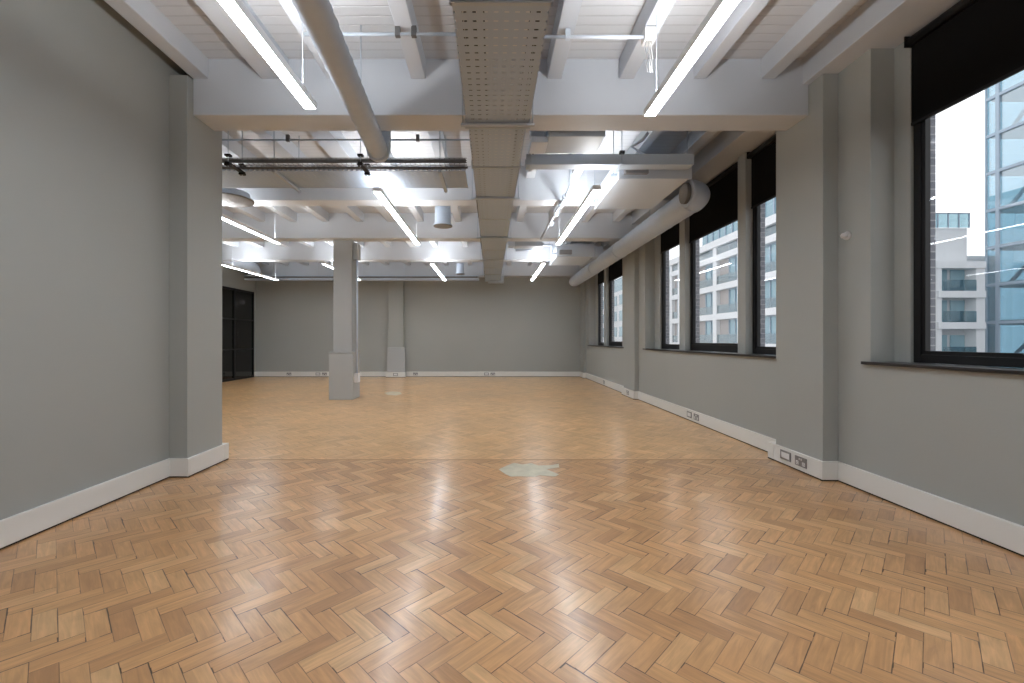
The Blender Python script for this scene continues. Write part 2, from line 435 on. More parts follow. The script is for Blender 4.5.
# windows
n = 0
for bi, bb in enumerate(bays):
    for wi, (a, b, zb) in enumerate(bb['win']):
        n += 1
        f = MB(); t = .062; tb = .10 if (wi == 1) else .065; tu = t*KX/KY
        z0, z1 = SZ+.015, 3.745
        ox0, ox1 = 3.42, 3.485
        f.box(ox0, ox1, a+.004, a+tu, z0, z1); f.box(ox0, ox1, b-tu, b-.004, z0, z1)
        f.box(ox0, ox1, a+tu, b-tu, z0, z0+tb); f.box(ox0, ox1, a+tu, b-tu, z1-t, z1)
        if n != 1 and wi == 1: pass
        wo = struct('window_%d' % n, f, BLACK, bevel=.003)
        MB().box(3.450, 3.458, a+tu-.01, b-tu+.01, z0+tb-.01, z1-t+.01).build('pane', GLASS, wo)
        sm = MB(); si = .03; su = si*KX/KY
        sm.box(3.43, 3.47, a+tu, a+tu+su, z0+tb, z1-t); sm.box(3.43, 3.47, b-tu-su, b-tu, z0+tb, z1-t)
        sm.box(3.43, 3.47, a+tu+su, b-tu-su, z0+tb, z0+tb+si); sm.box(3.43, 3.47, a+tu+su, b-tu-su, z1-t-si, z1-t)
        sm.build('window_sash', BLACK, wo)
        if wi == 1:
            MB().box(3.385, 3.42, a+.03, a+.07, 1.95, 2.10).build('window_handle', BLACK, wo)
        # roller blind
        if bi == 0: pos = ['farthest large window at right in front bay', 'middle window beside camera', 'nearest window beside camera'][wi]
        elif bi == 1: pos = ['narrow window at the far end of middle bay', 'wide centre window of middle bay', 'window of middle bay half hidden by the pier'][wi]
        else: pos = ['far narrow window next to the back corner', 'wider far window left of the rear pier', 'far window hidden by the rear pier'][wi]
        rb = thing('roller_blind', 'black roller blind over the '+pos, 'blind', M(3.36, (a+b)/2, 3.7), 'black roller blinds over the windows')
        e = .012
        if wi == 0: e2 = .0
        MB().tube([M(3.382, a+e, 3.70), M(3.382, b-e, 3.70)], .031, 20).build('roller', BLACK, rb)
        MB().box(3.406, 3.411, a+.003, b-.003, zb, 3.70).build('fabric', FABRIC, rb)
        MB().box(3.398, 3.417, a+.006, b-.006, zb-.022, zb).build('bottom_bar', BLACK, rb)
        MB().box(3.345, 3.418, a+.002, a+.010, 3.66, 3.75).build('bracket', BLACK, rb)
        MB().box(3.345, 3.418, b-.010, b-.002, 3.66, 3.75).build('bracket', BLACK, rb)
for i, (bb, e) in enumerate(zip(bays, (.07, .06, .1))):
    e0 = 0.0
    sl = MB().box(3.165, 3.42, bb['op'][0]+.001, bb['op'][1]-.001, SZ-.012, SZ+.014)
    sl.box(3.165, 3.199, bb['op'][1]-.001, bb['op'][1]+e, SZ-.012, SZ+.014)
    struct('trim_%d' % (i+1), sl, SILL, bevel=.003)

# baseboards (with a dark shadow gap beneath)
def skirt(name, segs, ht=.18):
    mb = MB(); g = MB()
    for (x0, x1, y0, y1, nx, ny) in segs:
        mb.box(x0, x1, y0, y1, .012, ht)
        g.box(x0+(.01 if nx < 0 else 0), x1-(.01 if nx > 0 else 0), y0+(.01 if ny < 0 else 0), y1-(.01 if ny > 0 else 0), -.002, .012)
    o = struct(name, mb, SKIRT, bevel=.004)
    g.build('shadow_gap', GAP, o)
    return o
skirt('baseboard_left', [(-3.045, -3.02, -6.8, 4.81, 1, 0), (-3.045, -2.845, 4.81, 4.84, 0, -1), (-2.87, -2.845, 4.84, 5.47, 1, 0), (-3.3, -2.845, 5.47, 5.56, 0, 1)])
skirt('baseboard_right', [(3.175, 3.2, -6.8, -1.28, -1, 0), (3.035, 3.2, -1.28, -1.25, 0, -1), (3.035, 3.06, -1.25, -.5, -1, 0), (3.035, 3.2, -.5, -.47, 0, 1), (3.175, 3.2, -.47, 4.69, -1, 0),
      (3.035, 3.2, 4.69, 4.72, 0, -1), (3.035, 3.06, 4.72, 5.5, -1, 0), (3.035, 3.2, 5.5, 5.62, 0, 1), (3.175, 3.2, 5.62, 11.07, -1, 0),
      (3.085, 3.2, 11.07, 11.1, 0, -1), (3.085, 3.11, 11.1, 12.0, -1, 0), (3.085, 3.2, 12.0, 12.1, 0, 1), (3.175, 3.2, 12.1, 17.17, -1, 0),
      (3.085, 3.2, 17.17, 17.2, 0, -1), (3.085, 3.11, 17.2, 17.85, -1, 0)])
skirt('baseboard_back', [(-8.2, -3.6, 17.82, 17.85, 0, -1), (-3.6, -2.93, 17.53, 17.56, 0, -1), (-2.95, 3.085, 17.82, 17.85, 0, -1)])
skirt('baseboard_left_rear', [(-8.2, -8.175, 5.47, 12.38, 1, 0), (-8.2, -8.175, 17.64, 17.82, 1, 0)])

# ------------------------------------------------------------------ ceiling, joists and beams
ce = struct('ceiling', MB().box(-8.4, 3.5, -7.0, 18.0, ZD, 4.3), DECK)
JZ = 3.81
js = [(-2.87, -2.72, -6.8), (-2.21, -1.95, -6.8), (-1.58, -1.44, -6.8), (-.77, -.63, -6.8), (-.12, .02, -6.8), (.54, .68, -6.8), (1.235, 1.375, -6.8), (1.95, 2.07, -6.8), (2.6, 2.735, -6.8)]
x = -3.53
while x > -8.2: js.append((x-.07, x+.07, 5.47)); x -= .68
for a, b, y0 in js:
    MB().box(a, b, y0, 17.85, JZ, ZD+.01).build('joist', CEIL, ce, bevel=.006)
for a, b, x0, x1, zb, z1 in ((4.93, 5.31, -2.87, 3.06, 3.46, JZ+.01), (7.98, 8.33, -8.2, 3.2, 3.47, 3.83), (10.93, 11.3, -8.2, 3.2, 3.46, JZ+.01), (13.95, 14.3, -8.2, 3.2, 3.47, 3.83), (17.4, 17.85, -8.2, 3.2, 3.46, JZ+.01), (-1.1, -.75, -3.045, 3.2, 3.46, JZ+.01)):
    MB().box(x0, x1, a, b, zb, z1+.2).build('cross_beam', CEIL, ce, bevel=.008)
MB().box(3.0, 3.409, -6.8, 17.85, HZ, ZD+.01).build('edge_beam', CEIL, ce, bevel=.006)

# ------------------------------------------------------------------ column
cx0, cx1, cy0, cy1 = -3.49, -2.976, 11.02, 11.62
col = thing('structural_column', 'grey painted square column with wider base standing alone on the parquet', 'column', M(-3.23, 11.3, 0))
MB().box(cx0, cx1, cy0, cy1, 0, 1.0).box(cx0-.012, cx1+.012, cy0-.014, cy1+.014, 1.0, 1.03).build('column_base', COLM, col, bevel=.006)
MB().box(-3.42, -3.02, cy0+.08, cy1-.08, 1.03, 3.462).build('shaft', COLM, col, bevel=.006)
xp = -2.94
MB().tube([M(xp, 11.25, 3.3), M(xp, 11.25, .56)], .017, 10).build('conduit', WDUCT, col)
MB().tube([M(xp-.03, 11.36, 3.45), M(xp-.03, 11.36, 1.1)], .012, 10).build('conduit', COLM, col)
MB().box(-3.02, -2.90, 11.2, 11.4, 3.05, 3.4).build('junction_box', COLM, col, bevel=.01)
MB().box(cx1-.005, -2.9, 11.14, 11.36, .36, .56).build('socket_box', PLAST, col, bevel=.006)

# ------------------------------------------------------------------ glazed partition at the far left
pf = MB(); px0, px1 = -8.22, -8.15
ys = [12.4, 13.7, 15.0, 16.3, 17.62]
for i, y in enumerate(ys): pf.box(px0, px1, max(12.4, y-.035), min(17.62, y+.035), 0, 2.93)
for z0, z1 in ((0, .07), (.96, 1.0), (1.93, 1.97), (2.86, 2.93)): pf.box(px0+.01, px1-.01, 12.4, 17.62, z0, z1)
pdoor = struct('door_1', pf, BLACK, bevel=.003)
for i in range(4):
    MB().box(-8.19, -8.182, ys[i]+.03, ys[i+1]-.03, .06, 2.87).build('pane', DGLASS, pdoor)
MB().tube([M(-8.12, 16.42, 1.0), M(-8.12, 16.42, 1.55)], .012, 10).box(-8.16, -8.12, 16.40, 16.44, 1.05, 1.08).box(-8.16, -8.12, 16.40, 16.44, 1.47, 1.5).build('door_handle', BLACK, pdoor)
for (x, y, z, l) in ((-8.62, 17.25, 2.5, 'left'), (-8.62, 17.75, 2.6, 'right')):
    g = thing('globe_pendant', 'small round white pendant lamp behind the dark glass partition, '+l+' one of two', 'pendant lamp', M(x, y, z))
    p = M(x, y, z)
    MB().lathe(p, [(.004, -.08)]+[(.08*math.cos(t), .08*math.sin(t)) for t in [(-80+16*i)*PI/180 for i in range(11)]]+[(.004, .08)], 20).build('globe', GLOBE, g)
    MB().tube([p+Vector((0, 0, .075)), Vector((p.x, p.y, 3.2*KZ))], .004, 6).build('cord', BLACK, g)

# ------------------------------------------------------------------ suspended linear lamps
LZ = 3.1
def lamp(x, y0, y1, label):
    ym = (y0+y1)/2
    t = thing('linear_pendant_light', label, 'ceiling light', M(x, ym, LZ), 'suspended white linear lights')
    w = .048
    hb = MB()
    hb.box(x-w, x-w+.005, y0, y1, LZ, LZ+.052); hb.box(x+w-.005, x+w, y0, y1, LZ, LZ+.052)
    hb.box(x-w+.005, x+w-.005, y0, y0+.012, LZ, LZ+.052); hb.box(x-w+.005, x+w-.005, y1-.012, y1, LZ, LZ+.052)
    hb.build('housing', LAMPH, t)
    d = MB().box(x-w+.0055, x+w-.0055, y0+.0125, y1-.0125, LZ+.001, LZ+.012).build('diffuser', LAMPH, t)
    d.data.materials.append(DOWN)
    for p in d.data.polygons: p.material_index = 1 if p.normal.z < -.5 else 0
    MB().box(x-w+.0055, x+w-.0055, y0+.0125, y1-.0125, LZ+.040, LZ+.05).build('uplight_cover', LAMPH, t)
    d = t.children[-1] if False else [c for c in bpy.data.objects if c.parent == t and c.name.startswith('uplight_cover')][0]
    d.data.materials.append(UP)
    for p in d.data.polygons: p.material_index = 1 if p.normal.z > .5 else 0
    for yy in (y0+.2*(y1-y0), y1-.05*(y1-y0)):
        MB().tube([M(x, yy, LZ+.05), M(x, yy, ZD)], .0022, 6).build('suspension_wire', WMET, t)
    return t
lamp(-1.41, .45, 4.01, 'lit linear light nearest the camera on the left, in front of the first beam')
lamp(1.28, .55, 4.14, 'lit linear light nearest the camera on the right, in front of the first beam')
lamp(-1.41, -5.3, -1.8, 'lit linear light in the bay behind the camera, left row')
lamp(1.28, -5.3, -1.8, 'lit linear light in the bay behind the camera, right row')
lamp(-1.39, 6.22, 9.75, 'lit linear light beyond the first beam, just left of the central tray')
lamp(1.275, 6.15, 9.75, 'lit linear light beyond the first beam, right of the central tray')
lamp(-1.41, 12.2, 15.7, 'short looking lit linear light near the back wall, left of the central tray')
lamp(1.25, 12.1, 15.7, 'short looking lit linear light near the back wall, right of the central tray')
lamp(-4.0, 6.22, 9.65, 'lit linear light left of the column, upper of those by the left pier')
lamp(-4.0, 12.2, 15.6, 'lit linear light passing behind the grey column')
lamp(-6.5, 12.2, 15.6, 'lit linear light farthest left, in front of the dark glass partition')
lamp(-6.5, 6.22, 9.65, 'lit linear light in the rear left wing hidden by the left pier')

# ------------------------------------------------------------------ central perforated tray
TZ = 3.25
tr = thing('cable_tray', 'broad grey perforated cable tray running down the middle of the ceiling', 'cable tray', M(.06, 8, TZ))
edges = [-2.0, .6, 1.8, 2.96, 4.70, 5.79, 7.1, 8.3, 9.74, 11.15, 12.5, 13.9, 15.3, 17.2]
for i in range(len(edges)-1):
    a, b = edges[i], edges[i+1]
    hw = .285 if i < 4 else (.265 if i < 6 else .255)
    x0, x1 = .06-hw, .06+hw
    p = MB(); p.box(x0, x1, a+.004, b-.004, TZ, TZ+.003)
    p.box(x0, x0+.003, a+.004, b-.004, TZ+.003, TZ+.06); p.box(x1-.003, x1, a+.004, b-.004, TZ+.003, TZ+.06)
    sec = p.build('tray_section', PERF, tr)
    l = MB(); l.box(x0-.012, x1+.012, b-.014, b+.014, TZ-.012, TZ-.001); l.box(x0-.014, x0-.002, b-.02, b+.02, TZ-.012, TZ+.07); l.box(x1+.002, x1+.014, b-.02, b+.02, TZ-.012, TZ+.07)
    l.build('coupler', GALV, tr)
for y in (1.0, 4.6, 7.0, 9.7, 12.4, 15.2):
    for s in (-.315, .315):
        MB().tube([M(.06+s, y, TZ-.03), M(.06+s, y, ZD)], .005, 6).build('hanger_rod', GALV, tr)
    MB().box(.06-.33, .06+.33, y-.02, y+.02, TZ-.034, TZ-.014).build('support_channel', GALV, tr)

for i, dx in enumerate((-.25, -.235, -.215, -.20, -.18, -.165, -.15, -.13, -.115, -.10, .175, .19, .205, .22, .235)):
    pts = [M(.06+dx+random.uniform(-.012, .012), -2+q*1.2, TZ+.018) for q in range(17)]
    MB().tube(pts, .008, 6).build('cable', CABLE, tr)
# transverse perforated tray, left half
tt = thing('cable_tray', 'grey perforated cable tray crossing the room left of the central tray', 'cable tray', M(-4, 6.4, 3.3))
p = MB(); p.box(-8.1, -.3, 6.08, 6.76, 3.30, 3.304); p.box(-8.1, -.3, 6.757, 6.76, 3.304, 3.36); p.box(-8.1, -.3, 6.08, 6.083, 3.304, 3.36)
p.build('tray_section', PERF2, tt)
for x in (-6.5, -4.6, -2.55, -.6):
    MB().box(x-.02, x+.02, 6.0, 6.82, 3.26, 3.285).build('support_channel', GALV, tt)
    for y in (6.02, 6.8): MB().tube([M(x, y, 3.24), M(x, y, ZD)], .005, 6).build('hanger_rod', GALV, tt)
# wire basket beside it (dark)
wb_ = thing('cable_basket', 'dark galvanised wire basket with black brackets hanging left of the central tray', 'cable basket', M(-4, 5.9, 3.3))
bk1 = MB()
for (y, z) in ((5.72, 3.30), (5.72, 3.275), (5.72, 3.325), (5.98, 3.30), (5.98, 3.315), (5.80, 3.275), (5.89, 3.275)):
    bk1.tube([M(-8.1, y, z), M(-.27, y, z)], .0045, 6)
x = -8.0
while x < -.3:
    bk1.tube([M(x, 5.72, 3.328), M(x, 5.72, 3.272), M(x, 5.98, 3.272), M(x, 5.98, 3.32)], .003, 5); x += .055
bk1.build('wire_mesh', DGALV, wb_)
MB().box(-8.1, -.28, 5.715, 5.728, 3.282, 3.314).build('side_rail', DGALV, wb_)
MB().box(-8.1, -.36, 5.978, 5.988, 3.29, 3.312).build('side_rail', DGALV, wb_)
for x in (-6.4, -4.35, -2.92, -1.45):
    if x == -4.35: continue
    MB().box(x-.025, x+.025, 5.66, 6.04, 3.252, 3.268).build('bracket', BLACK, wb_)
    for y in (5.69, 6.01): MB().tube([M(x, y, 3.22), M(x, y, ZD)], .0045, 6).build('hanger_rod', GALV, wb_)
    for y in (5.69, 6.01):
        for z in (3.23, 3.335): MB().box(x-.03, x+.03, y-.03, y+.03, z, z+.02).build('nut', BLACK, wb_)
# transverse tray, right half
t2 = thing('cable_tray', 'solid sided grey cable tray crossing from the central tray to the fan coil unit', 'cable tray', M(1.5, 6.2, 3.4))
p = MB(); p.box(.42, 2.42, 6.10, 6.106, 3.385, 3.51); p.box(.42, 2.42, 6.28, 6.286, 3.385, 3.51); p.box(.42, 2.42, 6.106, 6.28, 3.385, 3.39)
p.build('tray_section', GALV, t2)
for x in (.48, 1.55):
    MB().tube([M(x, 6.06, 3.36), M(x, 6.06, ZD)], .005, 6).build('hanger_rod', GALV, t2)
    MB().box(x-.03, x+.03, 6.04, 6.09, 3.50, 3.53).build('nut', BLACK, t2)
    MB().box(x-.02, x+.02, 6.03, 6.30, 3.362, 3.383).build('support_channel', GALV, t2)
# along the back wall
t3 = thing('cable_trunking', 'long pale trunking with dark slot hanging along the top of the back wall', 'trunking', M(-4, 17.1, 3.3))
MB().box(-8.18, -.4, 16.95, 17.25, 3.27, 3.33).build('trunking_body', WDUCT, t3, bevel=.004)
MB().box(-8.18, -.45, 17.0, 17.2, 3.33, 3.395).build('slot_liner', DGALV, t3)
MB().box(-8.18, -.4, 16.96, 17.24, 3.395, 3.43).build('top_rail', WDUCT, t3, bevel=.004)
for x in (-7.3, -5.8, -4.3, -2.9, -1.5):
    MB().tube([M(x, 17.1, 3.43), M(x, 17.1, ZD)], .006, 6).build('hanger_rod', WMET, t3)
MB().box(-.1, .42, 17.0, 17.35, 3.19, 3.42).build('tray_end_box', GALV, tr, bevel=.005)

# ------------------------------------------------------------------ round ducts
def ribbed(pts, r, step=.11, amp=.004):
    out = []; rs = []; k = 0
    for i in range(len(pts)-1):
        a, b = Vector(pts[i]), Vector(pts[i+1]); L = (b-a).length; n = max(1, int(L/(step/4)))
        for j in range(n):
            out.append(a+(b-a)*(j/n)); rs.append(r+(amp if k % 4 == 0 else 0)); k += 1
    out.append(Vector(pts[-1])); rs.append(r)
    return out, rs
def arc(c, r, a0, a1, u, v, n=10):
    return [Vector(c)+Vector(u)*r*math.cos(a0+(a1-a0)*i/n)+Vector(v)*r*math.sin(a0+(a1-a0)*i/n) for i in range(n+1)]
d1 = thing('round_duct', 'grey white spiral round duct at upper left passing under the first beam', 'duct', M(-1.1, 4, 3.25))
pa, pb = M(-.85, -.6, 3.27), M(-1.165, 5.28, 3.25)
pts, rs = ribbed([pa, pb], .089)
MB().tube(pts, rs, 28).build('duct_pipe', WDUCT, d1)
dirv = (pb-pa).normalized(); upv = Vector((0, 0, 1))
cc = pb+upv*.14
el = arc(cc, .14, -PI/2, 0, dirv, upv, 10); el = [pb+ (p-(cc-upv*.14)) for p in el]
MB().tube(el+[el[-1]+upv*.20], .096, 28).build('elbow', WDUCT, d1)
MB().tube([pb-dirv*.03, pb+dirv*.02], .103, 28).build('collar', WDUCT, d1)
q = el[-1]+upv*.12
for yy in (1.2, 4.4):
    f = (yy*KY-pa.y)/(pb.y-pa.y); c0 = pa.lerp(pb, f)
    MB().tube([c0+Vector((0, 0, .1)), Vector((c0.x, c0.y, ZD*KZ))], .004, 6).build('hanger_rod', GALV, d1)
# big duct along the windows
d2 = thing('round_duct', 'large white round duct hanging along the tops of the windows at right', 'duct', M(2.78, 11, 3.22))
zc = 3.22; X2 = 2.76
y0 = 6.95
pts, rs = ribbed([M(X2, y0, zc), M(X2, 16.95, zc)], .158, .3, .004)
MB().tube(pts, rs, 32).build('duct_pipe', WDUCT, d2)
# rounded end cap
endp = M(X2, 16.95, zc)
MB().tube([endp+Vector((0, .11*math.sin(t), 0)) for t in [i*PI/2/8 for i in range(8)]], [.160*math.cos(i*PI/2/8)+.002 for i in range(8)], 32).build('end_cap', WDUCT, d2)
# elbow turning towards the fan coil unit
c = M(X2, y0, zc)+Vector((-.165, 0, 0))
el = arc(c, .165, 0, -PI/2, (1, 0, 0), (0, 1, 0), 12)
MB().tube(el, .159, 32).build('elbow', WDUCT, d2)
MB().tube([el[-1], el[-1]+Vector((-.045, 0, 0))], .12, 32).build('spigot', GDUCT, d2)
MB().tube([M(X2, y0+.02, zc), M(X2, y0+.09, zc)], .168, 32).build('collar', WDUCT, d2)
for y in (10.9, 13.6): MB().tube([M(X2, y, zc), M(X2, y+.09, zc)], .168, 32).build('collar', WDUCT, d2)
for y in (8.9, 12.6, 16.2):
    MB().tube([M(X2, y, zc+.15), M(X2, y, ZD)], .005, 6).build('hanger_rod', GALV, d2)
# short branch on the second fan coil unit
br = M(X2-.02, 12.6, zc)
MB().box(2.515, 2.72, 12.4, 12.85, 3.3, 3.56).build('branch_box', WDUCT, d2, bevel=.01)

# supply duct far left
d3 = thing('round_duct', 'fat round duct high in the far left corner above the glass partition', 'duct', M(-7.55, 11, 3.6))
pts = [M(-7.62, 14.35, 3.62), M(-7.62, 16.25, 3.62)]
e3 = arc(pts[1]+Vector((0, 0, -.2)), .2, PI/2, 0, (0, 1, 0), (0, 0, 1), 8)
MB().tube([pts[0]]+e3, .165, 28).build('duct_pipe', WDUCT, d3)
MB().tube([e3[-1], e3[-1]+Vector((0, 0, -.05))], .18, 28).build('collar', WDUCT, d3)

for yy in (14.8, 15.9): MB().tube([M(-7.62, yy, 3.76), M(-7.62, yy, ZD)], .005, 6).build('hanger_rod', GALV, d3)
# fan coil units
def fcu(yo, label):
    t = thing('fan_coil_unit', label, 'fan coil unit', M(2.05, 7.3+yo, 3.4))
    MB().box(1.62, 2.49, 6.42+yo, 7.95+yo, 3.32, 3.60).build('casing', WMET, t, bevel=.006)
    MB().box(1.60, 2.51, 6.40+yo, 6.44+yo, 3.31, 3.61).build('flange', WMET, t)
    MB().box(1.605, 1.622, 6.42+yo, 7.95+yo, 3.315, 3.335).build('bottom_trim', WMET, t)
    MB().box(1.75, 2.35, 7.95+yo, 8.5+yo if yo == 99 else 7.975+yo, 3.36, 3.56).build('end_collar', GDUCT, t)
    MB().box(1.66, 1.95, 6.30+yo if yo else 6.33, 6.40+yo, 3.36, 3.46).build('control_box', PLASTG, t)
    for x in (1.58, 2.53):
        for y in (6.6, 7.8):
            MB().tube([M(x, y+yo, 3.40), M(x, y+yo, ZD)], .005, 6).build('hanger_rod', GALV, t)
            MB().box(x-.04, x+.04, y+yo-.03, y+yo+.03, 3.40, 3.43).build('lug', GALV, t)
    return t
fcu(0, 'white box fan coil unit beyond the first beam joined to the big window duct')
fcu(6.03, 'white box fan coil unit far back on the right beyond the column beam')

# small duct box right of the central tray
b1 = thing('duct_box', 'grey rectangular duct box just behind the first beam right of central tray', 'duct box', M(.85, 5.7, 3.5))
MB().box(.62, 1.22, 5.45, 5.95, 3.46, 3.68).build('casing', GALV, b1, bevel=.006)
MB().box(.44, .62, 5.55, 5.9, 3.44, 3.5).build('side_plate', WMET, b1)
MB().box(.44, .62, 5.55, 5.9, 3.6, 3.68).build('side_plate', WMET, b1)
MB().tube([M(.62, 5.44, 3.56), M(1.2, 5.44, 3.56)], .007, 8).build('conduit', DGALV, b1)
for x in (.6, 1.24): MB().tube([M(x, 5.7, 3.5), M(x, 5.7, ZD)], .004, 6).build('hanger_rod', GALV, b1)
b2 = thing('duct_box', 'grey rectangular duct box beyond the column beam right of central tray', 'duct box', M(.9, 12, 3.5))
MB().box(.55, 1.2, 11.7, 12.1, 3.44, 3.66).build('casing', GALV, b2, bevel=.006)
MB().box(.40, .549, 11.75, 12.0, 3.44, 3.62).build('side_plate', WMET, b2)
for x in (.52, 1.23): MB().tube([M(x, 11.9, 3.5), M(x, 11.9, ZD)], .004, 6).build('hanger_rod', GALV, b2)

# pipes and conduits
def pipe(name, label, pts, r, m=WDUCT, cat='pipe', extra=None):
    t = thing(name, label, cat, pts[0])
    MB().tube(pts, r, 10).build('pipe_run', m, t)
    if extra: extra(t)
    return t
def clips(xs, y, z, m=WMET):
    def f(t):
        for x in xs: MB().box(x-.02, x+.02, y-.02, y+.02, z-.02, z+.06).build('clip', m, t)
    return f
pipe('conduit', 'thin grey conduit crossing the front bay left of the central tray', [M(-1.5, 4.12, 3.755), M(-.26, 4.12, 3.755)], .0125, GALV, 'conduit', clips([-.75, -.62], 4.12, 3.755, DGALV))
pipe('conduit', 'bright white conduit crossing the front bay right of the central tray', [M(.40, 4.14, 3.745), M(1.24, 4.14, 3.745)], .0135, WMET, 'conduit', clips([.62], 4.14, 3.745))
pipe('conduit', 'thin grey conduit behind the first beam left of the central tray', [M(-8.1, 6.3, 3.755), M(-.25, 6.3, 3.755)], .010, GALV, 'conduit', clips([-7, -5, -2.5, -.9], 6.3, 3.755, DGALV))
lead = thing('cable_drop', 'twisted white cable bunch hanging at the end of the white conduit', 'cable', M(1.27, 4.14, 3.75))
MB().box(1.23, 1.32, 4.08, 4.2, 3.70, 3.80).build('junction_box', PLAST, lead, bevel=.004)
for dx in (0, .02, .035):
    MB().tube([M(1.25+dx, 4.12, 3.70), M(1.23+dx*1.5, 4.10, 3.64), M(1.27+dx, 4.14, 3.57), M(1.25+dx*1.2, 4.12, 3.52), M(1.27+dx, 4.14, 3.46)], .0035, 6).build('cable', PLAST if dx else PLASTG, lead)
pipe('sprinkler_pipe', 'crooked white sprinkler pipe above the fan coil unit', [M(1.90, 6.2, 3.80), M(1.84, 6.2, 3.72), M(1.70, 6.2, 3.63), M(1.88, 6.2, 3.52), M(1.88, 6.2, 3.42)], .018, WDUCT)
pipe('refrigerant_pipe', 'grey pipe dropping beside the right lit light and running back in loops',
     [M(1.13, 7.3, 4.0), M(1.13, 7.3, 3.50), M(1.11, 7.5, 3.42), M(1.08, 8.3, 3.42), M(1.07, 9.5, 3.42), M(1.05, 10.8, 3.42)], .02, GALV, 'pipe',
     lambda t: [MB().tube([M(1.105, y, 3.42), M(1.10, y+.1, 3.42)], .04, 12).build('coupling', GALV, t) for y in (7.55, 8.0, 8.6, 9.3)])
pipe('conduit', 'white conduit crossing behind the column beam', [M(-8.1, 11.45, 3.56), M(3.0, 11.45, 3.56)], .012, WDUCT, 'conduit')
pipe('refrigerant_pipe', 'knotted pale pipework behind the column beam near the right far light',
     [M(.6, 12.6, 3.5), M(1.0, 12.6, 3.5), M(1.05, 12.6, 3.62), M(1.5, 12.6, 3.62), M(1.5, 12.6, 3.4)], .03, WDUCT)

# round bell mouths
def bell(x, y, zb, r, h, label):
    t = thing('ceiling_vent' if h > .2 else 'disc_vent', label, 'round vent', M(x, y, zb))
    c = M(x, y, zb)
    MB().lathe(c, [(r, .0), (r*1.0, .01), (r*.86, .03), (r*.84, .05), (r*.82, h*KZ)], 36).build('drum', WDUCT, t)
    MB().lathe(c, [(r*.93, -.012), (r, -.008), (r, 0)], 36).build('grille_ring', GDUCT, t)
    MB().tube([c+Vector((0, 0, h*KZ)), Vector((c.x, c.y, ZD*KZ))], .006 if h < .5 else r*.5, 16).build('neck', WDUCT, t)
bell(-.84, 8.93, 3.28, .15, .34, 'white drum shaped ceiling vent with dark rim left of the central tray')
bell(-.90, 15.0, 3.22, .12, .30, 'smaller white drum vent near the back wall left of central tray')
bell(-3.72, 7.25, 3.28, .30, .10, 'large shallow round grey disc vent at ceiling beside the left pier')

# wall sensor
s1 = thing('wall_sensor', 'small round white sensor on the right wall beside the near pier', 'sensor', M(3.2, 4.59, 2.23))
pc = M(3.2, 4.59, 2.23)
MB().tube([pc, pc+Vector((-.018, 0, 0))], .034, 24).build('base', PLAST, s1, bevel=.003)
MB().tube([pc+Vector((-.018, 0, 0)), pc+Vector((-.045, 0, 0)), pc+Vector((-.055, 0, 0))], [.024, .022, .012], 24).build('dome', PLAST, s1)

# ------------------------------------------------------------------ sockets in the baseboards
def socket(face, u, z, kind, label, plane, w=.146, h=.086):
    # face 'x-' : on a plane facing -X, u along Y ; 'y-': on a plane facing -Y, u along X   (u,z,plane in survey units)
    t = thing('socket_outlet' if kind == 'double' else 'data_outlet', label, 'socket', M(plane, u, z) if face == 'x-' else M(u, plane, z))
    o = Vector(t.location)
    def bx(u0, u1, z0, z1, d0, d1):
        if face == 'x-': return MB().boxm((o.x-d1, o.y+u0, o.z+z0), (o.x-d0, o.y+u1, o.z+z1))
        return MB().boxm((o.x+u0, o.y-d1, o.z+z0), (o.x+u1, o.y-d0, o.z+z1))
    bx(-w/2, w/2, -h/2, h/2, .0005, .007).build('face_plate', PLATE, t, bevel=.002)
    if kind == 'double':
        for s in (-1, 1):
            bx(s*w*.27-.017, s*w*.27+.017, -h*.36, h*.02, .007, .009).build('socket_insert', PLAST, t)
            for dx, dz in ((-.009, -.012), (.009, -.012), (0, 0)):
                bx(s*w*.27+dx-.003, s*w*.27+dx+.003, -h*.1+dz-.002, -h*.1+dz+.002, .009, .0095).build('pin_slot', BLACK, t)
            bx(s*.012-.006, s*.012+.006, h*.15, h*.36, .007, .011).build('rocker_switch', PLAST, t, bevel=.001)
    else:
        bx(-w*.36, w*.36, -h*.3, h*.3, .007, .0085).build('insert', PLAST, t)
socket('x-', 5.27, .105, 'data', 'grey framed blank outlet in the skirting of the near right pier', 3.035)
socket('x-', 5.01, .103, 'double', 'double power socket in the skirting of the near right pier', 3.035)
def along(px): return 3.175*512/(px-491)
socket('x-', along(689.5), .10, 'data', 'grey framed blank outlet in the right wall skirting under the middle windows', 3.175)
socket('x-', along(696.5), .10, 'double', 'double power socket in the right wall skirting under the middle windows', 3.175)
socket('x-', 11.55, .10, 'double', 'double power socket in the skirting of the far right pier', 3.085)
socket('x-', along(604), .10, 'double', 'double power socket in the right skirting near the back corner', 3.175)
def xb(px, d=17.82): return (px-491)*d/512
for px, k, l in ((289, 'double', 'double socket in back skirting nearest the glass partition'), (318, 'data', 'blank outlet in back skirting just left of the column, left of a pair'), (324.5, 'double', 'double socket in back skirting just left of the column, right of a pair'),
                 (415.5, 'double', 'double socket in back skirting just right of the back wall pilaster'), (486.5, 'data', 'blank outlet in the middle of the back skirting, left of a pair'), (492.8, 'double', 'double socket in the middle of the back skirting, right of a pair')):
    socket('y-', xb(px), .10, k, l, 17.82)
socket('y-', xb(395.5, 17.53), .10, 'data', 'blank outlet in the skirting under the back wall pilaster', 17.53)

# ------------------------------------------------------------------ outside
GZ = -9.5
struct('street', MB().box(3.8, 120, -40, 260, GZ-.3, GZ), ROADM)
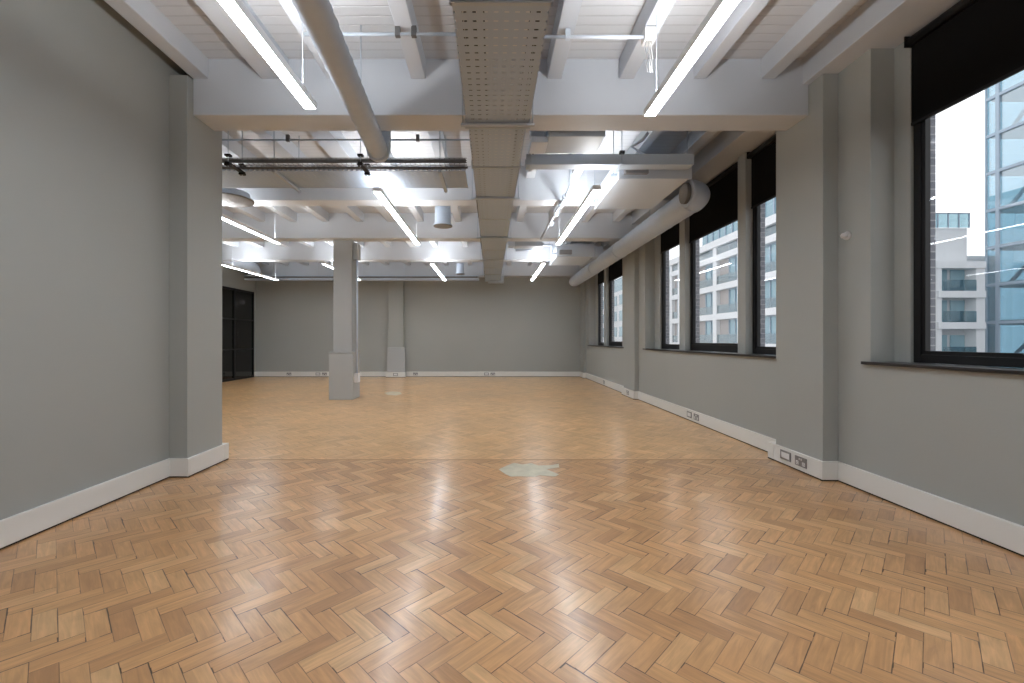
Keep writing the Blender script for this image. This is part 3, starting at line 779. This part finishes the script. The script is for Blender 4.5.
# white stone block opposite
XF = 24.4
bo = thing('office_block', 'white stone block across the street with a grid of big recessed windows', 'building', M(XF, 55, GZ))
ycols = [69.5, 66.5, 61.4, 55.9, 50.3, 43.1]
floors = [-5.8, -2.55, .6, 3.75, 6.9, 10.1]     # slab levels, survey units
fr = MB()
top = 12.0
for i, y in enumerate(ycols): fr.box(XF, XF+.6, y-.45, y+.45, GZ, top)
for z in floors: fr.box(XF-.02, XF+.6, ycols[-1]-.45, ycols[0]+.45, z-.32, z+.32)
fr.box(XF-.25, XF+.6, ycols[-1]-.6, ycols[0]+.6, top-.75, top)
fr.build('stone_frame', STONE, bo)
MB().box(XF+.9, XF+8.6, ycols[-1]-.4, ycols[0]+.4, GZ, top-.1).build('core', GSTONE, bo)
lv = [GZ]+floors+[top-.3]
for i in range(len(ycols)-1):
    a, b = ycols[i+1]+.45, ycols[i]-.45
    for j in range(len(lv)-1):
        z0, z1 = lv[j]+.32, lv[j+1]-.32
        if z1 < -2.5: continue
        sp = .42 if i % 2 else .36
        ym = b-(b-a)*sp
        wn = MB().box(XF+.5, XF+.88, a, ym, z0, z1).build('window', BGLASS, bo)
        m_ = MB()
        m_.box(XF+.42, XF+.5, a, a+.12, z0, z1); m_.box(XF+.42, XF+.5, ym-.12, ym, z0, z1); m_.box(XF+.42, XF+.5, (a+ym)/2-.05, (a+ym)/2+.05, z0, z1); m_.box(XF+.42, XF+.5, a, ym, z1-.12, z1)
        m_.build('mullion', STEELB, wn)
        MB().box(XF+.4, XF+.88, ym, b, z0, z1).build('wall_panel', BROWN, bo)
        MB().box(XF+.1, XF+.14, a, b, z0, z0+.9).build('balustrade', BALC, bo)
# set-back glazed storeys on the roof
rs_ = MB().box(XF+1.2, XF+8, 43.0, 62.0, top, top+6.5).build('rooftop_storey', BGLASS, bo)
rm = MB()
y = 43.0
while y < 62: rm.box(XF+1.1, XF+1.2, y-.07, y+.07, top, top+6.5); y += 1.6
for z in (top+.1, top+3.2, top+6.4): rm.box(XF+1.05, XF+1.2, 43.0, 62, z-.12, z+.12)
rm.build('mullion', STEELB, rs_)
# older grey building beyond, seen in the narrow windows
b3 = thing('grey_building', 'pale building farther along the street past the stone block', 'building', M(25, 95, GZ))
MB().box(23.5, 36, 72, 130, GZ, 10.2).build('wall', STONE, b3)
MB().box(24.5, 34, 80, 128, 10.2, 13).build('rooftop_storey', BGLASS, b3)
for i in range(10):
    for j in range(5):
        MB().box(23.4, 23.52, 74+i*5.4, 77.4+i*5.4, -4+j*2.9, -2.2+j*2.9).build('window', BGLASS, b3)
# balcony block seen in the near window
b4 = thing('apartment_block', 'pale grey balcony block with rooftop storey left of the glass tower', 'building', M(42, 50, GZ))
def bx_(px0, px1, Y): return (px0-491)*Y/512, (px1-491)*Y/512
xa, xe = bx_(939, 984, 46)
MB().box(xa, xe, 47.2, 60, GZ, 7.9).build('wall', GSTONE, b4)
fr = MB()
fr.box(xa-.25, xa+.25, 46, 47.2, GZ, 8.1); fr.box(xe-.7, xe+.1, 46, 47.2, GZ, 8.1); fr.box(xa-.3, xe+.1, 45.9, 47.2, 7.7, 8.3)
for z in (-7, -3.8, -.6, 2.4+.2, 5.4): fr.box(xa-.2, xe, 45.8, 47.2, z-.35, z+.25)
fr.build('balcony_frame', STONE, b4)
for z in (-3.5, -.35, 2.85, 5.65):
    MB().box(xa+.3, xe-.8, 45.86, 45.9, z, z+1.0).build('balustrade', BALC, b4)
    for q0, q1 in ((.06, .42), (.5, .82)):
        MB().box(xa+(xe-xa)*q0, xa+(xe-xa)*q1, 47.1, 47.22, z, z+2.05).build('window', BGLASS, b4)
xa2, xe2 = bx_(926, 968, 47.4)
MB().box(xa2, xe2-.1, 47.4, 58, 7.9, 11.6).build('rooftop_storey', STONE, b4)
MB().box(xa2-.1, xe2, 47.2, 47.26, 11.6, 12.9).build('roof_balustrade', BALC, b4)
rr = MB()
for i in range(5): rr.box(xa2-.1+(xe2-xa2)*i/4, xa2+(xe2-xa2)*i/4, 47.18, 47.28, 11.6, 12.95)
rr.box(xa2-.1, xe2, 47.18, 47.28, 12.88, 12.98); rr.build('handrail', STEELB, b4)
# low block behind between
b5 = thing('low_block', 'low pale rooftop visible between balcony block and glass tower', 'building', M(50, 56, GZ))
MB().box(46.0, 53.5, 54, 60, GZ, 9.7).box(46.0, 53.5, 53.9, 54, 9.7, 10.1).build('wall', STONE, b5)
# glass tower
tw = thing('glass_tower', 'tall blue glass office tower with steel bracing at the right edge', 'building', M(52, 40, GZ))
XT, YT = 46.2, 47.7
fl_ = MB()
z = GZ+2
slabs = []
while z < 46: slabs.append(z); z += 3.45
for z in slabs: fl_.box(XT+.15, XT+16, 12, YT-.2, z-.22, z+.22)
fl_.build('floor_slab', STONE, tw)
MB().box(XT+9, XT+15, 12, YT-1, GZ, 46).build('core', GSTONE, tw)
MB().box(XT, XT+.06, 12, YT, GZ, 46).box(XT, XT+16, YT-.06, YT, GZ, 46).build('glass_skin', TGLASS, tw)
mu = MB()
y = YT
k = 0
while y > 12:
    t_ = .16 if k % 3 == 1 else .06
    mu.box(XT-.15, XT, y-t_, y+t_, GZ, 46); y -= (1.1 if k == 0 else 2.6); k += 1
for z in slabs: mu.box(XT-.14, XT, 12, YT, z-.13, z+.13)
mu.build('mullion', STEELB, tw)
br_ = MB()
for i in range(len(slabs)-2):
    if i % 2: continue
    for j in range(3):
        ya = YT-1.2-j*6.9
        br_.tube([M(XT+.8, ya, slabs[i]), M(XT+.8, ya-6.9, slabs[i+2])], .14, 8)
br_.build('bracing', STEELB, tw)

# ------------------------------------------------------------------ sky
wd = bpy.data.worlds.new('overcast'); S.world = wd; wd.use_nodes = True
nt = wd.node_tree; bg = nt.nodes['Background']
tc = nt.nodes.new('ShaderNodeTexCoord'); n = nt.nodes.new('ShaderNodeTexNoise'); n.inputs['Scale'].default_value = 1.6; n.inputs['Detail'].default_value = 4
nt.links.new(tc.outputs['Generated'], n.inputs['Vector'])
cr = nt.nodes.new('ShaderNodeValToRGB'); cr.color_ramp.elements[0].color = (.80, .86, .93, 1); cr.color_ramp.elements[1].color = (.97, .98, 1, 1)
cr.color_ramp.elements[0].position = .3; cr.color_ramp.elements[1].position = .6
nt.links.new(n.outputs['Fac'], cr.inputs[0]); nt.links.new(cr.outputs[0], bg.inputs['Color'])
bg.inputs['Strength'].default_value = 1.6

# ------------------------------------------------------------------ camera
cd = bpy.data.cameras.new('camera'); cam = bpy.data.objects.new('camera', cd); C.objects.link(cam)
cam.location = (0, 0, 1.18); cam.rotation_euler = (PI/2, 0, 0)
cd.sensor_width = 36; cd.lens = 36*440/1024; cd.shift_x = .0205; cd.shift_y = -.002
cd.clip_start = .05; cd.clip_end = 600
S.camera = cam
S.view_settings.view_transform = 'Standard'; S.view_settings.look = 'None'
S.view_settings.gamma = 1; S.view_settings.use_curve_mapping = False
S.view_settings.exposure = 0.13
